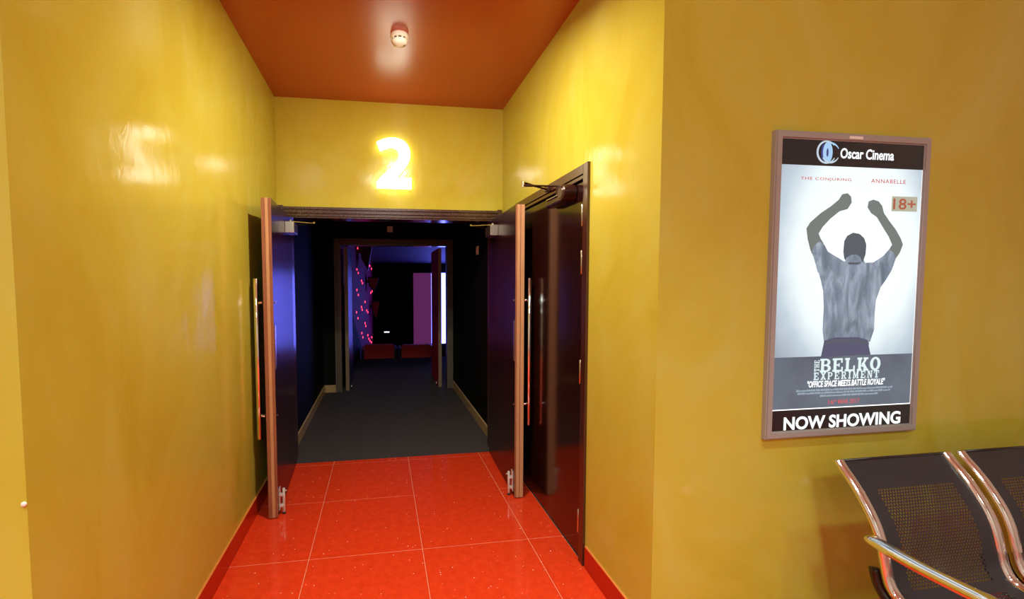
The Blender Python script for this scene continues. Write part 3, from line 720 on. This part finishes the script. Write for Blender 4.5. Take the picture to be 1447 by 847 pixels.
# ================================================================== BENCH
BZ = 0
bench = thing('bench', 'black perforated metal waiting bench with chrome rails by the yellow wall', 'bench', (2.45, 1.0, 0))
def BP(o, parent=None):
    o.parent = parent or bench
    if parent is None: o.location = -Vector(bench.location)
    return o
prof = [(1.312, .792), (1.296, .772), (1.263, .736), (1.230, .694), (1.190, .630), (1.166, .570), (1.152, .510), (1.140, .458), (1.118, .420), (1.075, .402), (1.0, .398), (.90, .405), (.80, .416), (.72, .420), (.675, .412), (.655, .392)]
pp3 = smooth_path([(0, y, z) for y, z in prof], 6)
cum = [0]
for a, b in zip(pp3, pp3[1:]): cum.append(cum[-1]+(b-a).length)
def at_s(s):
    s = max(0, min(cum[-1], s))
    for i in range(len(cum)-1):
        if cum[i+1] >= s:
            k = (s-cum[i])/max(1e-9, cum[i+1]-cum[i]); return pp3[i].lerp(pp3[i+1], k)
    return pp3[-1]
def shell_mesh(wid):
    """sheet with staggered rows of real holes"""
    pitch = .0118; ps = .0096; mg = .060
    ncol = int((wid-2*mg)/pitch)
    xs0 = (wid-ncol*pitch)/2
    regions = [(.105, .430), (.455, .80)]
    ss = [0, .05]; holes = []
    for r0, r1 in regions:
        n = int((r1-r0)/ps); base_i = len(ss)
        for k in range(n+1): ss.append(r0+k*ps)
        holes += list(range(base_i, base_i+n))
    s_end = [s for s in (.84, cum[-1]) if s > ss[-1]]; ss += s_end
    # subdivide gaps
    holes = set(holes); verts = []; faces = []
    rows_v = []
    for j, s in enumerate(ss):
        p = at_s(s); row = []
        for i in range(-1, ncol+2):
            x = 0 if i == -1 else wid if i == ncol+1 else xs0+i*pitch
            row.append(len(verts)); verts.append((x, p.y, p.z))
        rows_v.append(row)
    for j in range(len(ss)-1):
        for i in range(ncol+2):
            q = [rows_v[j][i], rows_v[j][i+1], rows_v[j+1][i+1], rows_v[j+1][i]]
            if j in holes and 0 < i < ncol+1:
                c = [Vector(verts[k]) for k in q]; u0 = .25 if j % 2 else .75
                h0 = len(verts)
                for u, v_ in ((u0-.235, .2), (u0+.235, .2), (u0+.235, .8), (u0-.235, .8)):
                    verts.append(tuple(c[0].lerp(c[1], u).lerp(c[3].lerp(c[2], u), v_)))
                for k in range(4): faces.append((q[k], q[(k+1) % 4], h0+(k+1) % 4, h0+k))
            else: faces.append(tuple(q))
    me = bpy.data.meshes.new('seat_shell'); me.from_pydata(verts, [], faces); me.materials.append(MT['mesh_black'])
    for p in me.polygons: p.use_smooth = True
    return me
SW = .455
smesh = shell_mesh(SW)
def rail_bm(x):
    return sweep(bmesh.new(), [Vector((x, p.y, p.z)) for p in pp3], oval(.0185, .0125, 12), (1, 0, 0))
starts = [1.664, 2.213, 2.762]
for xs_ in starts:
    o = bpy.data.objects.new('seat_shell', smesh); C.objects.link(o); BP(o); o.location = Vector((xs_+.012, 0, 0))-Vector(bench.location)
    for x in (xs_, xs_+.479):
        rl = obj('side_rail', rail_bm(x), MT['chrome'], o, smooth=True); rl.location = (-(xs_+.012), 0, 0)
        # black bracket under the bend of the rail
        bp = smooth_path([(x, 1.185, .47), (x, 1.165, .41), (x, 1.11, .365), (x, 1.02, .345), (x, .93, .35)], 4)
        BP(obj('bracket', sweep(bmesh.new(), bp, oval(.013, .016, 10), (1, 0, 0)), MT['black_paint'], smooth=True))
    BP(obj('top_roll', sweep(bmesh.new(), [(xs_+.012, 1.312, .791), (xs_+.24, 1.312, .791), (xs_+.467, 1.312, .791)], oval(.005, .005, 8), (0, 1, 0)), MT['black_paint'], smooth=True))
def armrest(x):
    ap_ = smooth_path([(x, 1.172, .592), (x, 1.10, .585), (x, 1.02, .582), (x, .94, .584), (x, .86, .586), (x, .80, .572), (x, .765, .53), (x, .76, .47), (x, .79, .41), (x, .86, .365), (x, .95, .345)], 5)
    tp = [min(1, [.50, .78, .88][i] if i < 3 else .88+.04*(i-2)) for i in range(len(ap_))]
    return sweep(bmesh.new(), ap_, oval(.030, .0165, 14), (1, 0, 0), tp)
for x in (1.612, 3.29): BP(obj('armrest', armrest(x), MT['chrome'], smooth=True))
BP(obj('beam', B(1.60, 3.30, .93, .99, .30, .345, .005), MT['black_paint']))
for x in (1.94, 3.0):
    lg_ = obj('leg', sweep(bmesh.new(), smooth_path([(x, .96, .30), (x, .96, .12), (x, .955, .05)], 4), oval(.022, .022, 12), (1, 0, 0)), MT['chrome'], smooth=True); BP(lg_)
    ft = obj('foot', sweep(bmesh.new(), smooth_path([(x, 1.22, .022), (x, 1.10, .045), (x, .96, .055), (x, .82, .045), (x, .68, .022)], 4), oval(.022, .014, 12), (1, 0, 0)), MT['chrome'], smooth=True); BP(ft)
    for y in (1.215, .685): BP(obj('foot_pad', cyl(bmesh.new(), (x, y, 0), (x, y, .014), .018, 12), MT['rubber']))

# ================================================================== SMALL FITTINGS
a = at(547, 320, 1, VY1); b = at(555, 328.5, 1, VY1)
s_ = thing('wall_sensor', 'small white square plate above the inner doorway', 'sensor', ((a.x+b.x)/2, VY1, b.z))
hw = (b.x-a.x)/2; hh = a.z-b.z
obj('plate', B(-hw, hw, -.012, 0, 0, hh, .003), MT['white_switch'], s_); obj('window', B(-hw*.5, hw*.5, -.015, -.011, hh*.3, hh*.7, .001), MT['lamp_trim'], s_)
a = at(675, 354, 0, VX1)
s_ = thing('wall_switch', 'small white switch on the right black vestibule wall', 'switch', (VX1, a.y, a.z-.045))
obj('plate', B(-.010, 0, -.045, .045, 0, .09, .003), MT['white_switch'], s_); obj('rocker', B(-.016, -.009, -.016, .016, .022, .068, .002), MT['white'], s_)
a = at(38, 712, 0, XL)
s_ = thing('wall_plug', 'tiny white plug stuck on the yellow corner at far left', 'plug', (XL, YLF, a.z))
obj('head', cyl(bmesh.new(), (-.004, -.0, 0), (-.004, -.006, 0), .006, 12, .002), MT['white'], s_, True)
obj('pin', cyl(bmesh.new(), (-.004, .004, 0), (-.004, -.004, 0), .003, 8), MT['white'], s_)

# ================================================================== AUDITORIUM THINGS
a = at(584, 386, 1, 13.93); b = at(609.5, 486, 1, 13.93)
pn = thing('masking_panel', 'tall self-glowing purple panel at the left end of the cinema screen', 'panel', ((a.x+b.x)/2, 13.96, b.z))
hw = (b.x-a.x)/2
obj('fabric', B(-hw, hw, -.03, .0, 0, a.z-b.z, .004), MT['purple_panel_glow'], pn); obj('backing_frame', B(-hw+.02, hw-.02, 0, .04, .02, a.z-b.z-.02), MT['black_plastic'], pn)
scn = thing('cinema_screen', 'bright blue white cinema screen seen past the inner door', 'screen', (3.6, 13.96, b.z))
obj('screen_surface', B(b.x+.01-3.6, -.75, -.025, 0, 0, a.z-b.z), MT['screen'], scn)
obj('screen_frame', B(b.x+.02-3.6, -.75, 0, .04, 0, a.z-b.z), MT['black_plastic'], scn)
def rounded(x0, x1, z0, z1, r, n=5):
    out = [(x0, z0), (x1, z0)]
    for cx, cz, a0 in ((x1-r, z1-r, 0), (x0+r, z1-r, math.pi/2)):
        for k in range(n+1):
            a = a0+math.pi/2*k/n; out.append((cx+r*math.cos(a), cz+r*math.sin(a)))
    return out
def cinema_seat(label, pxl, pxr, pyt):
    yb = 8.46; a = at(pxl, pyt, 1, yb); b = at(pxr, pyt, 1, yb)
    hw = (b.x-a.x)/2; zf = -.30
    t = thing('theatre_chair', label, 'seat', ((a.x+b.x)/2, yb, zf), group='red cinema seats in the back row')
    top = (a.z+b.z)/2-zf
    bk = slab(bmesh.new(), rounded(-hw, hw, .16, top, .055), 0, .11)
    obj('backrest', bk, MT['seat_red'], t)
    obj('seat_cushion', B(-hw+.04, hw-.04, .11, .52, .26, .36, .03), MT['seat_red'], t)
    for s in (-1, 1): obj('armrest', B(s*(hw+.03)-.025, s*(hw+.03)+.025, .02, .46, .0, .46, .01), MT['black_plastic'], t)
    obj('pedestal', B(-.10, .10, .12, .40, 0, .27), MT['black_plastic'], t)
cinema_seat('red cinema seat back on the left beside the purple wall', 514.5, 557, 487.5)
cinema_seat('red cinema seat back in front of the purple panel', 567.5, 610, 487.5)
a = at(546.5, 469.5, 1, 13.98)
s_ = thing('step_light', 'small glowing white light low on the black auditorium wall', 'light', (a.x, 14.0, a.z))
obj('housing', B(-.10, .10, -.03, 0, -.035, .035, .004), MT['black_plastic'], s_); obj('lens', B(-.085, .085, -.036, -.028, -.022, .022, .003), MT['exit'], s_)
# wall speakers hung on the purple wall
def wall_x(y): k = (y-W0.y)/(W1.y-W0.y); return W0.x+(W1.x-W0.x)*k
def speaker(label, px, py, y, dpt, hgt, m):
    x = wall_x(y); c = at(px, py, 1, y)
    t = thing('wall_speaker', label, 'speaker', (x, y, c.z), group='wedge speakers hung on the purple wall')
    b = slab(bmesh.new(), [(.03, hgt/2), (.03+dpt*1.0, hgt/2), (.03+dpt*.60, -hgt/2), (.06, -hgt*.10)], -.15, .15)
    obj('cabinet', b, MT['speaker'], t)
    f = slab(bmesh.new(), [(.06, hgt/2-.03), (.03+dpt*.92, hgt/2-.03), (.03+dpt*.58, -hgt/2+.05), (.09, -hgt*.08)], -.158, -.149)
    obj('grille', f, m, t)
    obj('bracket', B(0, .05, -.04, .04, hgt*.1, hgt*.3), MT['black_plastic'], t)
speaker('large black wedge speaker nearest the inner door', 511, 362, 9.0, .27, .60, MT['speaker'])
speaker('rust red wedge speaker in the middle of the purple wall', 520, 402, 11.3, .30, .38, MT['speaker_red'])
speaker('lowest rust red wedge speaker farthest along the purple wall', 522, 439, 12.6, .26, .54, MT['speaker_red'])
# red lights set in the purple wall (parts of that wall)
leds = [(505, 351), (506.5, 354), (522, 376), (524.5, 380), (504, 381), (506, 386), (510.5, 397), (512, 400.5), (504, 410), (506, 417), (523.5, 414), (525.5, 412), (515.5, 427), (510.5, 434), (511.5, 438), (518, 439), (519.5, 441.5), (503.5, 441.5), (505.5, 450), (515.5, 457), (516.5, 461), (511, 471), (512.5, 477), (519.5, 474), (521, 479), (522.5, 482), (525, 477), (524.5, 484)]
dW = (W1-W0).normalized(); nW = Vector((dW.y, -dW.x, 0))
led_me = None
for px, py in leds:
    d = rt2*((px-CX)/F) + dn2*((py-CY)/F) + fw
    # intersect ray from the eye with the wall plane
    n3 = nW; p0 = Vector((W0.x, W0.y, 0)); t = n3.dot(p0-Vector((0, 0, H)))/n3.dot(d)
    p = Vector((0, 0, H))+d*t
    if led_me is None:
        o = obj('red_light', lathe(bmesh.new(), [(.018, 0), (.018, .012), (.010, .022)], 10), MT['led']); led_me = o.data
    else:
        o = bpy.data.objects.new('red_light', led_me); C.objects.link(o)
    o.parent = aud_wall; o.location = p; o.rotation_euler = frame_to(nW).to_euler()
    k = .62*t/9.5; o.scale = (k, k*2.0, k)
# coloured tubes lighting the auditorium
def tube(name, label, a, b, r, m):
    t = thing(name, label, 'light', a)
    obj('tube', cyl(bmesh.new(), (0, 0, 0), Vector(b)-Vector(a), r, 12), m, t, True)
    obj('holder', cyl(bmesh.new(), (0, 0, r*.6), (Vector(b)-Vector(a))+Vector((0, 0, r*.6)), r*.9, 8), MT['black_plastic'], t)
tube('purple_fill_tube', 'added unseen purple light tube above the inner doorway', (.35, 6.3, 2.80), (.95, 6.3, 2.80), .02, MT['led_purple'])  # invented source, out of view, added to wash the auditorium purple
tube('ceiling_tube', 'blue light tube on the auditorium ceiling at right', (2.2, 7.2, 2.70), (3.2, 12.5, 2.15), .03, MT['led_blue'])

# ================================================================== LOBBY DOWNLIGHTS, ADDED FILL PANELS AND CORRIDOR SPOT
for kind, x, y, watt, wh in LAMPS:
    zc = ZC if kind == 'fill_gimbal' else ZL
    ld = bpy.data.lights.new(kind+'_light', 'AREA'); ld.energy = watt
    ld.color = CORR_COL if kind == 'fill_gimbal' else LAMP_COL
    lo = bpy.data.objects.new(kind+'_light_source', ld); C.objects.link(lo)
    if kind == 'panel':
        t = thing('fill_panel_lamp', 'added unseen square fill panel in the high lobby ceiling '+wh, 'light', (x, y, zc), group='added lobby fill panels')  # panels are added behind the viewer for soft fill light
        for a in ((-.32, .32, -.32, -.30), (-.32, .32, .30, .32), (-.32, -.30, -.30, .30), (.30, .32, -.30, .30)):
            obj('trim_strip', B(*a, -.012, 0), MT['lamp_trim'], t)
        obj('diffuser', B(-.30, .30, -.30, .30, -.006, 0), MT['lens'], t)
        ld.shape = 'SQUARE'; ld.size = .58; lo.location = (0, 0, -.014)
    elif kind == 'spot':
        t = thing('ceiling_downlight', 'round recessed downlight in the high lobby ceiling '+wh, 'light', (x, y, zc), group='lobby downlights')
        obj('trim_ring', lathe(bmesh.new(), [(.095, 0), (.095, -.006), (.075, -.010), (.072, 0)], 32), MT['lamp_trim'], t)
        obj('lens', lathe(bmesh.new(), [(.072, 0), (.072, -.004)], 32), MT['lens'], t)
        ld.shape = 'DISK'; ld.size = .13; ld.spread = math.radians(66); lo.location = (0, 0, -.012)
    else:
        t = thing('fill_spotlight', 'added unseen swivel spotlight brightening the corridor from its ceiling', 'light', (x, y, zc))  # added out of view to brighten the corridor and its end wall
        obj('mount', lathe(bmesh.new(), [(.045, 0), (.045, -.018), (.010, -.022), (.010, -.06)], 24), MT['lamp_trim'], t)
        T = Matrix.Translation((0, 0, -.085)) @ Matrix.Rotation(math.radians(15), 4, 'X')
        obj('lamp_head', lathe(bmesh.new(), [(.030, .045), (.045, .03), (.052, -.035), (.048, -.035), (.046, -.028)], 24, T), MT['lamp_trim'], t)
        obj('lens', lathe(bmesh.new(), [(.046, -.026), (.046, -.030)], 24, T), MT['lens'], t)
        ld.shape = 'DISK'; ld.size = .09
        lo.matrix_local = T @ Matrix.Translation((0, 0, -.038))
    lo.parent = t
